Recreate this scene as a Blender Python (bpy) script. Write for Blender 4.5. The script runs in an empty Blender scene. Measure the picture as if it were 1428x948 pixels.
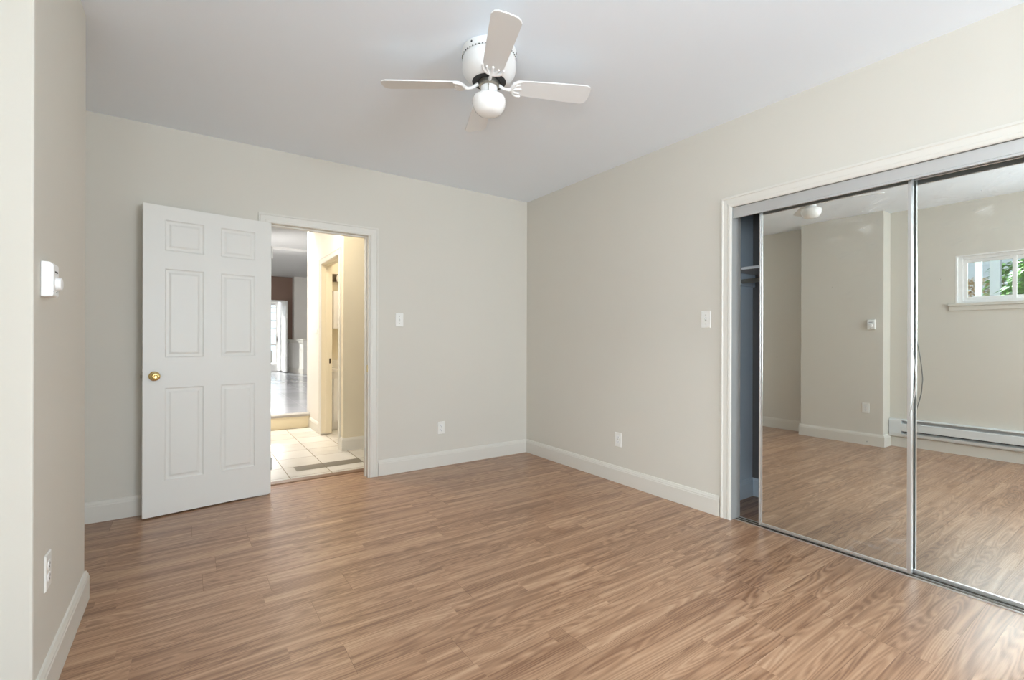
import bpy, bmesh, math, random
from mathutils import Vector, Matrix
random.seed(7)
S = bpy.context.scene
COL = S.collection

# ------------------------------------------------------------------ camera, sky, sun, large lights, exposure
FPX, YAW, ROLL, CAM_H = 656.85, 0.6021, 0.0031, 1.16
cam_d = bpy.data.cameras.new('camera'); cam = bpy.data.objects.new('camera', cam_d); COL.objects.link(cam)
cam_d.sensor_fit = 'HORIZONTAL'; cam_d.sensor_width = 36.0; cam_d.lens = FPX * 36.0 / 1428.0
cam_d.clip_start = 0.02; cam_d.clip_end = 200
Fv = Vector((math.sin(YAW), math.cos(YAW), 0)); Rv = Vector((math.cos(YAW), -math.sin(YAW), 0)); Uv = Vector((0, 0, 1))
cr = Rv * math.cos(ROLL) + Uv * math.sin(ROLL); cu = -Rv * math.sin(ROLL) + Uv * math.cos(ROLL)
M = Matrix.Identity(4)
for i in range(3):
    M[i][0], M[i][1], M[i][2] = cr[i], cu[i], -Fv[i]
M[2][3] = CAM_H
cam.matrix_world = M
S.camera = cam

S.view_settings.view_transform = 'Standard'; S.view_settings.look = 'None'
S.view_settings.exposure = 0.08; S.view_settings.gamma = 1.0; S.view_settings.use_curve_mapping = False
S.cycles.max_bounces = 10; S.cycles.diffuse_bounces = 6; S.cycles.glossy_bounces = 6
S.cycles.transmission_bounces = 6; S.cycles.transparent_max_bounces = 10
S.cycles.sample_clamp_indirect = 30.0; S.cycles.caustics_reflective = False; S.cycles.caustics_refractive = False
S.cycles.use_denoising = True

W = bpy.data.worlds.new('sky'); S.world = W; W.use_nodes = True
bgn = W.node_tree.nodes['Background']
bgn.inputs['Color'].default_value = (0.80, 0.90, 1.0, 1); bgn.inputs['Strength'].default_value = 1.6

def light(name, kind, loc, direction, energy, color, size=None, size_y=None):
    d = bpy.data.lights.new(name, kind); d.energy = energy; d.color = color
    if kind == 'AREA':
        d.shape = 'RECTANGLE'; d.size = size; d.size_y = size_y
    o = bpy.data.objects.new(name, d); COL.objects.link(o); o.location = loc
    o.rotation_euler = Vector(direction).to_track_quat('-Z', 'Y').to_euler()
    return o
sun = light('sun', 'SUN', (0, 30, 20), (0.40, -0.90, -0.50), 10.0, (1.0, 0.95, 0.88)); sun.data.angle = 0.01
light('added_south_fill', 'AREA', (2.10, -3.78, 1.40), (-0.68, 1.0, 1.15), 204.0, (0.80, 0.915, 1.0), 1.3, 1.7)  # added fill light behind the viewer, outside an assumed window
light('daylight_west_window', 'AREA', (-2.35, 0.95, 2.90), (1.0, 0.0, -0.28), 420.0, (0.885, 0.95, 1.0), 3.0, 1.2)
light('added_west_fill', 'AREA', (-0.80, -0.62, 1.45), (1.0, 0.55, 0.12), 88.0, (0.80, 0.915, 1.0), 1.6, 1.2)  # added fill light beside the viewer, outside an invented window
light('daylight_far_door', 'AREA', (1.75, 19.3, 3.75), (-0.03, -1.0, -0.38), 900.0, (0.97, 0.98, 1.0), 2.6, 2.4)
light('added_skylight_fill', 'AREA', (1.02, 7.02, 3.028), (0.0, 0.0, -1.0), 92.0, (1.0, 0.98, 0.95), 0.7, 0.42)  # added lamp for the doorway floor sheen, out of direct sight
light('added_far_room_fill', 'AREA', (0.62, 9.6, 1.60), (0.75, 1.0, 0.15), 55.0, (1.0, 0.98, 0.96), 2.0, 1.6)  # added fill inside the far room, no window stands behind it

# ------------------------------------------------------------------ materials
def mat(name, color, rough=0.5, metal=0.0, spec=0.5, bump=0.0, bscale=200.0, var=0.0, vscale=6.0, coat=0.0):
    m = bpy.data.materials.new(name); m.use_nodes = True
    nt = m.node_tree; b = nt.nodes['Principled BSDF']
    b.inputs['Base Color'].default_value = (*color, 1); b.inputs['Roughness'].default_value = rough
    b.inputs['Metallic'].default_value = metal; b.inputs['Specular IOR Level'].default_value = spec
    if coat: b.inputs['Coat Weight'].default_value = coat
    tc = nt.nodes.new('ShaderNodeTexCoord')
    if bump:
        n = nt.nodes.new('ShaderNodeTexNoise'); n.inputs['Scale'].default_value = bscale; n.inputs['Detail'].default_value = 3
        bp = nt.nodes.new('ShaderNodeBump'); bp.inputs['Strength'].default_value = bump; bp.inputs['Distance'].default_value = 0.002
        nt.links.new(tc.outputs['Object'], n.inputs['Vector']); nt.links.new(n.outputs['Fac'], bp.inputs['Height'])
        nt.links.new(bp.outputs['Normal'], b.inputs['Normal'])
    if var:
        n = nt.nodes.new('ShaderNodeTexNoise'); n.inputs['Scale'].default_value = vscale; n.inputs['Detail'].default_value = 4
        mx = nt.nodes.new('ShaderNodeMix'); mx.data_type = 'RGBA'
        mx.inputs[6].default_value = (*[c * (1 - var) for c in color], 1)
        mx.inputs[7].default_value = (*[min(1, c * (1 + var)) for c in color], 1)
        nt.links.new(tc.outputs['Object'], n.inputs['Vector']); nt.links.new(n.outputs['Fac'], mx.inputs[0])
        nt.links.new(mx.outputs[2], b.inputs['Base Color'])
    return m

M_WALL = mat('cream_wall_paint', (0.672, 0.642, 0.575), 0.75, bump=0.12, bscale=350, var=0.015, vscale=2.5, spec=0.3)
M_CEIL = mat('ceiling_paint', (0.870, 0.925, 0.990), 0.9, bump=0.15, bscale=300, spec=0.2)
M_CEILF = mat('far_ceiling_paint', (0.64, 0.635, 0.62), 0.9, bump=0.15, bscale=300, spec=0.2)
M_TRIM = mat('cream_trim_paint', (0.715, 0.690, 0.630), 0.42, bump=0.04, bscale=60)
M_DOOR = mat('white_door_paint', (0.755, 0.745, 0.705), 0.42, bump=0.05, bscale=90)
M_WHITE = mat('white_plastic', (0.85, 0.85, 0.84), 0.35, bump=0.01)
M_PLATE = mat('wall_plate_plastic', (0.83, 0.82, 0.78), 0.35, bump=0.01)
M_DARK = mat('dark_slot', (0.03, 0.03, 0.03), 0.6, var=0.1)
M_FANW = mat('white_fan_enamel', (0.84, 0.84, 0.83), 0.28, bump=0.01)
M_BLADE = mat('white_fan_blade', (0.80, 0.80, 0.795), 0.4, bump=0.03, bscale=80)
M_OPAL = mat('opal_glass', (0.90, 0.89, 0.87), 0.12, bump=0.005, coat=0.5)
M_ALU = mat('brushed_aluminium', (0.68, 0.68, 0.67), 0.32, metal=0.85, bump=0.03, bscale=400)
M_ALUP = mat('satin_aluminium_fascia', (0.60, 0.60, 0.59), 0.33, metal=0.5, bump=0.02, bscale=300)
M_BRASS = mat('polished_brass', (0.86, 0.66, 0.28), 0.16, metal=1.0, var=0.05)
M_STEEL = mat('dull_steel', (0.45, 0.42, 0.36), 0.35, metal=0.9, var=0.1)
M_CLOSET = mat('slate_blue_paint', (0.68, 0.77, 0.85), 0.75, bump=0.1, bscale=300)
M_CLOSETB = mat('closet_back_shade', (0.16, 0.15, 0.145), 0.8, bump=0.1, bscale=300)  # shade inside the closet put into this colour
M_SHELF = mat('closet_shelf_white', (0.72, 0.72, 0.72), 0.5, bump=0.02)
M_HEAT = mat('heater_enamel', (0.72, 0.75, 0.76), 0.38, bump=0.01)
M_GROUT = mat('floor_seam', (0.17, 0.10, 0.065), 0.8, var=0.1)
M_THRESH = mat('brown_threshold', (0.20, 0.11, 0.06), 0.4, var=0.15, vscale=20)
M_HALL = mat('hall_paint', (0.80, 0.76, 0.70), 0.7, bump=0.1, bscale=350)
M_HALLY = mat('hall_cream_paint', (0.76, 0.69, 0.54), 0.7, bump=0.1, bscale=350)
M_RISER = mat('step_riser_cream', (0.76, 0.66, 0.46), 0.6, bump=0.1)
M_NOSE = mat('step_nosing_grey', (0.38, 0.35, 0.31), 0.5, var=0.1)
M_MAUVE = mat('mauve_brown_paint', (0.28, 0.185, 0.145), 0.75, bump=0.1)
M_FARW = mat('far_white_paint', (0.82, 0.80, 0.76), 0.6, bump=0.05)
M_VAN = mat('vanity_white', (0.82, 0.81, 0.78), 0.4, bump=0.02)
M_MARB = mat('vanity_counter', (0.78, 0.75, 0.68), 0.25, var=0.05)
M_BRONZE = mat('dark_bronze', (0.10, 0.075, 0.05), 0.4, metal=0.6, var=0.1)
M_EARTH = mat('garden_soil', (0.20, 0.15, 0.10), 0.9, var=0.3, vscale=3)
M_LEAF = mat('green_leaves', (0.10, 0.26, 0.04), 0.45, var=0.5, vscale=9)
M_AGAVE = mat('blue_green_leaves', (0.16, 0.30, 0.26), 0.45, var=0.3, vscale=9)
M_BLOOM = mat('pale_leaves', (0.50, 0.40, 0.26), 0.6, var=0.3, vscale=20)
M_STEM = mat('plant_stem', (0.16, 0.11, 0.06), 0.8, var=0.2)
M_SIDE = mat('pale_siding', (0.60, 0.68, 0.76), 0.6, bump=0.05)
M_ROOFE = mat('eave_white', (0.75, 0.77, 0.80), 0.6, bump=0.05)
M_POST = mat('porch_post_white', (0.40, 0.44, 0.50), 0.5, bump=0.03)
M_JAMB = mat('grey_jamb', (0.38, 0.38, 0.365), 0.55, bump=0.05)  # grey, darker than the casing colour
M_STRIP = mat('grey_vinyl_strip', (0.42, 0.41, 0.38), 0.4, bump=0.02)

def glass_mat():
    m = bpy.data.materials.new('window_glass'); m.use_nodes = True; nt = m.node_tree
    out = nt.nodes['Material Output']; nt.nodes.remove(nt.nodes['Principled BSDF'])
    t = nt.nodes.new('ShaderNodeBsdfTransparent'); t.inputs[0].default_value = (0.95, 0.97, 0.96, 1)
    g = nt.nodes.new('ShaderNodeBsdfGlossy'); g.inputs['Roughness'].default_value = 0.02
    fr = nt.nodes.new('ShaderNodeFresnel'); fr.inputs[0].default_value = 1.45
    mx = nt.nodes.new('ShaderNodeMixShader')
    nt.links.new(fr.outputs[0], mx.inputs[0]); nt.links.new(t.outputs[0], mx.inputs[1]); nt.links.new(g.outputs[0], mx.inputs[2])
    nt.links.new(mx.outputs[0], out.inputs[0]); return m
M_GLASS = glass_mat()

def mirror_mat():
    # silvered glass with wiped-cloth smears and a few dust flecks
    m = bpy.data.materials.new('smeared_mirror'); m.use_nodes = True; nt = m.node_tree; L = nt.links.new
    out = nt.nodes['Material Output']; b = nt.nodes['Principled BSDF']
    b.inputs['Base Color'].default_value = (0.80, 0.815, 0.775, 1); b.inputs['Metallic'].default_value = 1.0; b.inputs['Roughness'].default_value = 0.0
    d = nt.nodes.new('ShaderNodeBsdfDiffuse'); d.inputs[0].default_value = (0.86, 0.86, 0.84, 1)
    tc = nt.nodes.new('ShaderNodeTexCoord')
    mp = nt.nodes.new('ShaderNodeMapping'); mp.inputs['Scale'].default_value = (1, 3.0, 7.0); mp.inputs['Rotation'].default_value = (0.5, 0, 0)
    n1 = nt.nodes.new('ShaderNodeTexNoise'); n1.inputs['Scale'].default_value = 2.2; n1.inputs['Detail'].default_value = 8; n1.inputs['Roughness'].default_value = 0.7; n1.inputs['Distortion'].default_value = 0.8
    r1 = nt.nodes.new('ShaderNodeMapRange'); r1.inputs[1].default_value = 0.54; r1.inputs[2].default_value = 0.76; r1.inputs[3].default_value = 0.0; r1.inputs[4].default_value = 0.5
    n2 = nt.nodes.new('ShaderNodeTexNoise'); n2.inputs['Scale'].default_value = 1.3; n2.inputs['Detail'].default_value = 2
    r2 = nt.nodes.new('ShaderNodeMapRange'); r2.inputs[1].default_value = 0.50; r2.inputs[2].default_value = 0.68
    v = nt.nodes.new('ShaderNodeTexVoronoi'); v.inputs['Scale'].default_value = 11.0
    r3 = nt.nodes.new('ShaderNodeMapRange'); r3.inputs[1].default_value = 0.030; r3.inputs[2].default_value = 0.012; r3.inputs[3].default_value = 0; r3.inputs[4].default_value = 0.45
    mu = nt.nodes.new('ShaderNodeMath'); mu.operation = 'MULTIPLY'
    ad = nt.nodes.new('ShaderNodeMath'); ad.operation = 'ADD'
    a2 = nt.nodes.new('ShaderNodeMath'); a2.operation = 'ADD'; a2.inputs[1].default_value = 0.035; a2.use_clamp = True
    L(tc.outputs['Object'], mp.inputs[0]); L(mp.outputs[0], n1.inputs['Vector']); L(tc.outputs['Object'], n2.inputs['Vector']); L(tc.outputs['Object'], v.inputs['Vector'])
    L(n1.outputs['Fac'], r1.inputs[0]); L(n2.outputs['Fac'], r2.inputs[0]); L(v.outputs['Distance'], r3.inputs[0])
    L(r1.outputs[0], mu.inputs[0]); L(r2.outputs[0], mu.inputs[1]); L(mu.outputs[0], ad.inputs[0]); L(r3.outputs[0], ad.inputs[1]); L(ad.outputs[0], a2.inputs[0])
    mx = nt.nodes.new('ShaderNodeMixShader'); L(a2.outputs[0], mx.inputs[0]); L(b.outputs[0], mx.inputs[1]); L(d.outputs[0], mx.inputs[2]); L(mx.outputs[0], out.inputs[0])
    return m
M_MIRROR = mirror_mat()

def wood_mat():
    m = bpy.data.materials.new('oak_laminate'); m.use_nodes = True; nt = m.node_tree; L = nt.links.new
    b = nt.nodes['Principled BSDF']
    at = nt.nodes.new('ShaderNodeAttribute'); at.attribute_name = 'tone'
    tc = nt.nodes.new('ShaderNodeTexCoord')
    sep = nt.nodes.new('ShaderNodeSeparateColor'); L(at.outputs['Color'], sep.inputs[0])
    off = nt.nodes.new('ShaderNodeCombineXYZ')
    m1 = nt.nodes.new('ShaderNodeMath'); m1.operation = 'MULTIPLY'; m1.inputs[1].default_value = 37.0; L(sep.outputs[1], m1.inputs[0])
    m2 = nt.nodes.new('ShaderNodeMath'); m2.operation = 'MULTIPLY'; m2.inputs[1].default_value = 23.0; L(sep.outputs[2], m2.inputs[0])
    L(m1.outputs[0], off.inputs[0]); L(m2.outputs[0], off.inputs[1]); L(m1.outputs[0], off.inputs[2])
    add = nt.nodes.new('ShaderNodeVectorMath'); add.operation = 'ADD'; L(tc.outputs['Object'], add.inputs[0]); L(off.outputs[0], add.inputs[1])
    # long soft bands along the plank
    mpA = nt.nodes.new('ShaderNodeMapping'); mpA.inputs['Scale'].default_value = (0.55, 30.0, 1.0); L(add.outputs[0], mpA.inputs[0])
    nA = nt.nodes.new('ShaderNodeTexNoise'); nA.inputs['Scale'].default_value = 1.0; nA.inputs['Detail'].default_value = 4; nA.inputs['Roughness'].default_value = 0.55; L(mpA.outputs[0], nA.inputs['Vector'])
    # cathedral rings
    mpB = nt.nodes.new('ShaderNodeMapping'); mpB.inputs['Scale'].default_value = (0.9, 11.0, 1.0); L(add.outputs[0], mpB.inputs[0])
    nB = nt.nodes.new('ShaderNodeTexNoise'); nB.inputs['Scale'].default_value = 1.0; nB.inputs['Detail'].default_value = 1.0; L(mpB.outputs[0], nB.inputs['Vector'])
    rg = nt.nodes.new('ShaderNodeMath'); rg.operation = 'MULTIPLY'; rg.inputs[1].default_value = 120.0; L(nB.outputs['Fac'], rg.inputs[0])
    sn = nt.nodes.new('ShaderNodeMath'); sn.operation = 'SINE'; L(rg.outputs[0], sn.inputs[0])
    # fine pores
    mpC = nt.nodes.new('ShaderNodeMapping'); mpC.inputs['Scale'].default_value = (14.0, 420.0, 1.0); L(add.outputs[0], mpC.inputs[0])
    nC = nt.nodes.new('ShaderNodeTexNoise'); nC.inputs['Scale'].default_value = 1.0; nC.inputs['Detail'].default_value = 3; L(mpC.outputs[0], nC.inputs['Vector'])
    def mr(src, a, bb, c, d):
        r = nt.nodes.new('ShaderNodeMapRange'); r.inputs[1].default_value = a; r.inputs[2].default_value = bb; r.inputs[3].default_value = c; r.inputs[4].default_value = d
        L(src, r.inputs[0]); return r.outputs[0]
    def mth(op, x, y):
        n = nt.nodes.new('ShaderNodeMath'); n.operation = op
        for i, v in enumerate((x, y)):
            if isinstance(v, (int, float)): n.inputs[i].default_value = v
            else: L(v, n.inputs[i])
        return n.outputs[0]
    t = mr(nA.outputs['Fac'], 0.28, 0.72, -0.35, 0.35)
    t = mth('ADD', t, mr(sn.outputs[0], -1, 1, -0.19, 0.11))
    t = mth('ADD', t, mr(nC.outputs['Fac'], 0.3, 0.7, -0.09, 0.09))
    t = mth('ADD', t, mr(sep.outputs[0], 0, 1, 0.24, 0.72))
    ramp = nt.nodes.new('ShaderNodeValToRGB'); L(t, ramp.inputs[0])
    e = ramp.color_ramp.elements
    e[0].position = 0.0; e[0].color = (0.215, 0.098, 0.046, 1)
    e[1].position = 1.0; e[1].color = (0.640, 0.425, 0.275, 1)
    e2 = ramp.color_ramp.elements.new(0.45); e2.color = (0.430, 0.245, 0.140, 1)
    L(ramp.outputs[0], b.inputs['Base Color'])
    rn = nt.nodes.new('ShaderNodeTexNoise'); rn.inputs['Scale'].default_value = 5.0; rn.inputs['Detail'].default_value = 5; L(tc.outputs['Object'], rn.inputs['Vector'])
    L(mr(rn.outputs['Fac'], 0.3, 0.7, 0.285, 0.37), b.inputs['Roughness'])
    b.inputs['Specular IOR Level'].default_value = 1.0
    bp = nt.nodes.new('ShaderNodeBump'); bp.inputs['Strength'].default_value = 0.10; bp.inputs['Distance'].default_value = 0.001
    wv = nt.nodes.new('ShaderNodeTexNoise'); wv.inputs['Scale'].default_value = 9.0; wv.inputs['Detail'].default_value = 2; L(tc.outputs['Object'], wv.inputs['Vector'])
    bp2 = nt.nodes.new('ShaderNodeBump'); bp2.inputs['Strength'].default_value = 0.08; bp2.inputs['Distance'].default_value = 0.01
    L(wv.outputs['Fac'], bp2.inputs['Height'])
    L(nC.outputs['Fac'], bp.inputs['Height']); L(bp2.outputs['Normal'], bp.inputs['Normal']); L(bp.outputs['Normal'], b.inputs['Normal'])
    return m
M_WOOD = wood_mat()

def tile_mat(name, c1, c2, rough, spec=0.5):
    m = mat(name, c1, rough, spec=spec); nt = m.node_tree; L = nt.links.new; b = nt.nodes['Principled BSDF']
    tc = nt.nodes.new('ShaderNodeTexCoord'); n = nt.nodes.new('ShaderNodeTexNoise'); n.inputs['Scale'].default_value = 7; n.inputs['Detail'].default_value = 6
    at = nt.nodes.new('ShaderNodeAttribute'); at.attribute_name = 'tone'
    mx = nt.nodes.new('ShaderNodeMix'); mx.data_type = 'RGBA'; mx.inputs[6].default_value = (*c1, 1); mx.inputs[7].default_value = (*c2, 1)
    ad = nt.nodes.new('ShaderNodeMath'); ad.operation = 'MULTIPLY'
    L(tc.outputs['Object'], n.inputs['Vector']); L(n.outputs['Fac'], ad.inputs[0]); L(at.outputs['Fac'], ad.inputs[1]); L(ad.outputs[0], mx.inputs[0]); L(mx.outputs[2], b.inputs['Base Color'])
    return m
M_TILE = tile_mat('beige_floor_tile', (0.70, 0.675, 0.625), (0.56, 0.52, 0.455), 0.25)
M_TILEG = tile_mat('grey_floor_tile', (0.20, 0.175, 0.135), (0.14, 0.12, 0.09), 0.5, 0.25)
M_TILEF = tile_mat('slate_grey_floor_tile', (0.42, 0.43, 0.46), (0.30, 0.31, 0.34), 0.16)

# ------------------------------------------------------------------ mesh helpers
def box(bm, x0, x1, y0, y1, z0, z1):
    x0, x1 = min(x0, x1), max(x0, x1); y0, y1 = min(y0, y1), max(y0, y1); z0, z1 = min(z0, z1), max(z0, z1)
    v = [bm.verts.new(p) for p in ((x0,y0,z0),(x1,y0,z0),(x1,y1,z0),(x0,y1,z0),(x0,y0,z1),(x1,y0,z1),(x1,y1,z1),(x0,y1,z1))]
    for f in ((3,2,1,0),(4,5,6,7),(0,1,5,4),(1,2,6,5),(2,3,7,6),(3,0,4,7)): bm.faces.new([v[i] for i in f])
    return v
def prism(bm, pts, to3, h0, h1):
    a = [bm.verts.new(to3(x, y, h0)) for x, y in pts]; b = [bm.verts.new(to3(x, y, h1)) for x, y in pts]; n = len(pts)
    bm.faces.new(a[::-1]); bm.faces.new(b)
    for i in range(n): bm.faces.new((a[i], a[(i+1)%n], b[(i+1)%n], b[i]))
def lathe(bm, prof, c=(0,0,0), seg=40, to3=None, cap=True):
    rings = []
    for r, z in prof:
        ring = []
        for k in range(seg):
            a = 2*math.pi*k/seg; p = (r*math.cos(a), r*math.sin(a), z)
            p = to3(*p) if to3 else (c[0]+p[0], c[1]+p[1], c[2]+p[2])
            ring.append(bm.verts.new(p))
        rings.append(ring)
    for A, B in zip(rings, rings[1:]):
        for k in range(seg): bm.faces.new((A[k], A[(k+1)%seg], B[(k+1)%seg], B[k]))
    if cap:
        bm.faces.new(rings[0][::-1]); bm.faces.new(rings[-1])
def tube(bm, pts, r, seg=10):
    pts = [Vector(p) for p in pts]; rings = []
    for i, p in enumerate(pts):
        t = (pts[min(i+1, len(pts)-1)] - pts[max(i-1, 0)]).normalized()
        a = t.orthogonal().normalized() if i == 0 else (prev - t*prev.dot(t)).normalized()
        prev = a; b = t.cross(a); rr = r[i] if isinstance(r, (list, tuple)) else r
        rings.append([bm.verts.new(p + a*rr*math.cos(2*math.pi*k/seg) + b*rr*math.sin(2*math.pi*k/seg)) for k in range(seg)])
    for A, B in zip(rings, rings[1:]):
        for k in range(seg): bm.faces.new((A[k], A[(k+1)%seg], B[(k+1)%seg], B[k]))
    bm.faces.new(rings[0][::-1]); bm.faces.new(rings[-1])
def sweep(bm, path, prof, to3):
    """closed profile (offset to the left of the path, height) swept along a 2-D path with mitred corners"""
    P = [Vector(p) for p in path]; n = len(P); rings = []
    for i in range(n):
        d0 = (P[i]-P[i-1]).normalized() if i else (P[1]-P[0]).normalized()
        d1 = (P[i+1]-P[i]).normalized() if i < n-1 else d0
        n0 = Vector((-d0.y, d0.x)); n1 = Vector((-d1.y, d1.x)); mt = (n0+n1).normalized(); k = 1.0/max(0.2, mt.dot(n0))
        rings.append([bm.verts.new(to3(*(P[i]+mt*k*o), h)) for o, h in prof])
    m = len(prof)
    for A, B in zip(rings, rings[1:]):
        for k in range(m): bm.faces.new((A[k], A[(k+1)%m], B[(k+1)%m], B[k]))
    bm.faces.new(rings[0][::-1]); bm.faces.new(rings[-1])
def obj(name, bm, material, parent=None, smooth=False, bevel=0.0, seg=2, loc=None):
    bmesh.ops.recalc_face_normals(bm, faces=bm.faces[:])
    me = bpy.data.meshes.new(name); bm.to_mesh(me); bm.free(); me.materials.append(material)
    o = bpy.data.objects.new(name, me); COL.objects.link(o)
    if smooth:
        for p in me.polygons: p.use_smooth = True
        me.set_sharp_from_angle(angle=math.radians(38))
    if bevel:
        md = o.modifiers.new('bevel', 'BEVEL'); md.width = bevel; md.segments = seg; md.limit_method = 'ANGLE'; md.angle_limit = math.radians(40)
    if parent is not None: o.parent = parent
    if loc is not None: o.location = loc
    return o
def bxo(name, b, material, parent=None, bevel=0.0):
    bm = bmesh.new(); box(bm, *b); return obj(name, bm, material, parent, bevel=bevel)
def tag(o, label, cat, group=None, kind=None):
    o['label'] = label; o['category'] = cat
    if group: o['group'] = group
    if kind: o['kind'] = kind
    return o
def thing(name, label, cat, loc=(0,0,0), group=None, kind=None, rot=(0,0,0)):
    o = bpy.data.objects.new(name, None); COL.objects.link(o); o.empty_display_size = 0.1
    o.location = loc; o.rotation_euler = rot
    return tag(o, label, cat, group, kind)
def struct(o, label, cat):
    return tag(o, label, cat, None, 'structure')
def XY(z0=0.0): return lambda x, y, h: (x, y, z0+h)

# ------------------------------------------------------------------ room dimensions
XE, YN, XW, XB, YS, H = 2.899, 3.948, -0.577, -0.376, -3.60, 2.589  # YS set far back to even out the added south light
BY0, BY1 = 1.943, 2.788               # the projecting wall section on the west side
DX0, DX1, DTOP = 0.500, 1.246, 2.032  # bedroom doorway
CY0, CY1, CTOP = 0.200, 1.706, 2.021  # closet opening
TW = 0.11
XM = 2.944                            # front mirror plane

# ------------------------------------------------------------------ floor: laminate planks with their own joints
def planks():
    bm = bmesh.new(); col = bm.loops.layers.color.new('tone'); pitch = 0.1878; G = 0.0005
    known = {0.525: [2.207], 0.713: [2.22, 1.69], 1.083: [2.20], 1.455: [0.845], 1.645: [1.70], 2.045: [0.452], 2.435: [0.32], 2.790: [0.12], 2.82: [1.505], 3.77: [0.82]}
    strips = {2: [], }
    half = [(1.832,1.742,0.944),(2.036,1.956,1.646),(1.638,1.565,1.404),(1.453,1.367,1.173),(1.086,1.001,2.275),(2.216,2.13,1.066),(0.892,0.80,1.682),(3.158,3.02,0.82),(2.40,2.334,1.60),(2.31,2.27,1.0),(1.262,1.202,1.658),(1.622,1.578,2.213)]
    r = 0; y = 0.525 - pitch*23
    rnd = random.Random(11)
    def quad(x0, x1, y0, y1, tone, a, b):
        v = [bm.verts.new(p) for p in ((x0,y0,0),(x1,y0,0),(x1,y1,0),(x0,y1,0))]
        f = bm.faces.new(v)
        for l in f.loops: l[col] = (tone, a, b, 1)
    while y < 4.17:
        y1 = min(y + pitch, 4.165); mid = y + pitch*0.53
        ends = []
        for ky, xs in known.items():
            if abs(ky - y) < 0.06: ends = xs; break
        L = 1.212
        x0 = (ends[0] if ends else rnd.uniform(0, L)) % L - 3*L
        cuts = [c for c in (x0 + L*k for k in range(-1, 9)) if -1.3 < c < 4.6]
        xmin, xmax = -0.70, 3.62
        if y > 4.0: xmin, xmax = DX0-0.02, DX1+0.02
        if y < YS - 0.3: pass
        edges = [xmin] + [c for c in cuts if xmin < c < xmax] + [xmax]
        for a, b in zip(edges, edges[1:]):
            base = rnd.uniform(0.40, 0.60)
            for s, (ya, yb) in enumerate(((y+G, mid), (mid, y1-G))):
                js = [hx for (h1, h0, hx) in half if a+0.05 < hx < b-0.05 and ya-0.02 < (h1+h0)/2 < yb+0.02]
                pos = sorted(set(js)); p = [a+G] + pos
                x = a + rnd.uniform(0.3, 1.1)
                while x < b - 0.12:
                    if all(abs(x-q) > 0.22 for q in pos): p.append(x)
                    x += rnd.uniform(0.7, 1.2)
                p = sorted(p) + [b-G]
                for q0, q1 in zip(p, p[1:]):
                    quad(q0, q1, ya, yb, min(1, max(0, base + rnd.uniform(-0.12, 0.12))), rnd.random(), rnd.random())
        y += pitch
    return bm
floor = obj('floor', planks(), M_WOOD)
struct(floor, 'warm oak laminate plank floor running across the empty bedroom', 'floor')
sub = bxo('floor_seam', (-0.72, 3.62, YS-0.4, 4.17, -0.05, -0.0008), M_GROUT, floor)

# ------------------------------------------------------------------ walls and ceiling
bm = bmesh.new()
box(bm, XW-0.12, DX0-0.02, YN, YN+TW, 0, H); box(bm, DX1+0.02, XE+0.10, YN, YN+TW, 0, H); box(bm, DX0-0.02, DX1+0.02, YN, YN+TW, DTOP+0.02, H)
struct(obj('wall_north', bm, M_WALL), 'cream painted wall holding the open doorway to the hall', 'wall')
bm = bmesh.new()
box(bm, XE, XE+0.10, CY1+0.012, YN, 0, H); box(bm, XE, XE+0.10, YS-0.1, CY0-0.012, 0, H); box(bm, XE, XE+0.10, CY0-0.012, CY1+0.012, CTOP+0.012, H)
struct(obj('wall_east', bm, M_WALL), 'cream painted wall around the mirrored closet doors', 'wall')
WY1, WY0, WZ0, WZ1 = 1.416, 0.560, 1.550, 2.040
VY1, VY0, VZ0, VZ1 = 0.20, -1.45, 0.85, 2.10
bm = bmesh.new()
box(bm, XW-0.14, XW, WY1, YN, 0, H); box(bm, XW-0.14, XW, VY1, WY0, 0, H); box(bm, XW-0.14, XW, YS-0.1, VY0, 0, H); box(bm, XW-0.14, XW, VY0, VY1, 0, VZ0); box(bm, XW-0.14, XW, VY0, VY1, VZ1, H); box(bm, XW-0.14, XW, WY0, WY1, 0, WZ0); box(bm, XW-0.14, XW, WY0, WY1, WZ1, H)
struct(obj('wall_west', bm, M_WALL), 'cream painted wall with the small high window, seen in the mirrors', 'wall')
bm = bmesh.new(); box(bm, XW, XB, BY0, BY1, 0, H)
struct(obj('wall_projecting', bm, M_WALL, bevel=0.006), 'cream painted wall section jutting into the room beside the camera', 'wall')
bm = bmesh.new(); SX0, SX1, SZ0, SZ1 = -0.25, 2.75, 0.50, 2.35
box(bm, XW, SX0, YS-0.1, YS, 0, H); box(bm, SX1, XE, YS-0.1, YS, 0, H); box(bm, SX0, SX1, YS-0.1, YS, 0, SZ0); box(bm, SX0, SX1, YS-0.1, YS, SZ1, H)
struct(obj('wall_south', bm, M_WALL), 'cream painted wall behind the viewer with an added broad window opening', 'wall')
bm = bmesh.new(); box(bm, XW-0.14, 3.62, YS-0.1, YN+TW, H, H+0.1)
struct(obj('ceiling', bm, M_CEIL), 'smooth white bedroom ceiling above the fan', 'ceiling')

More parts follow.
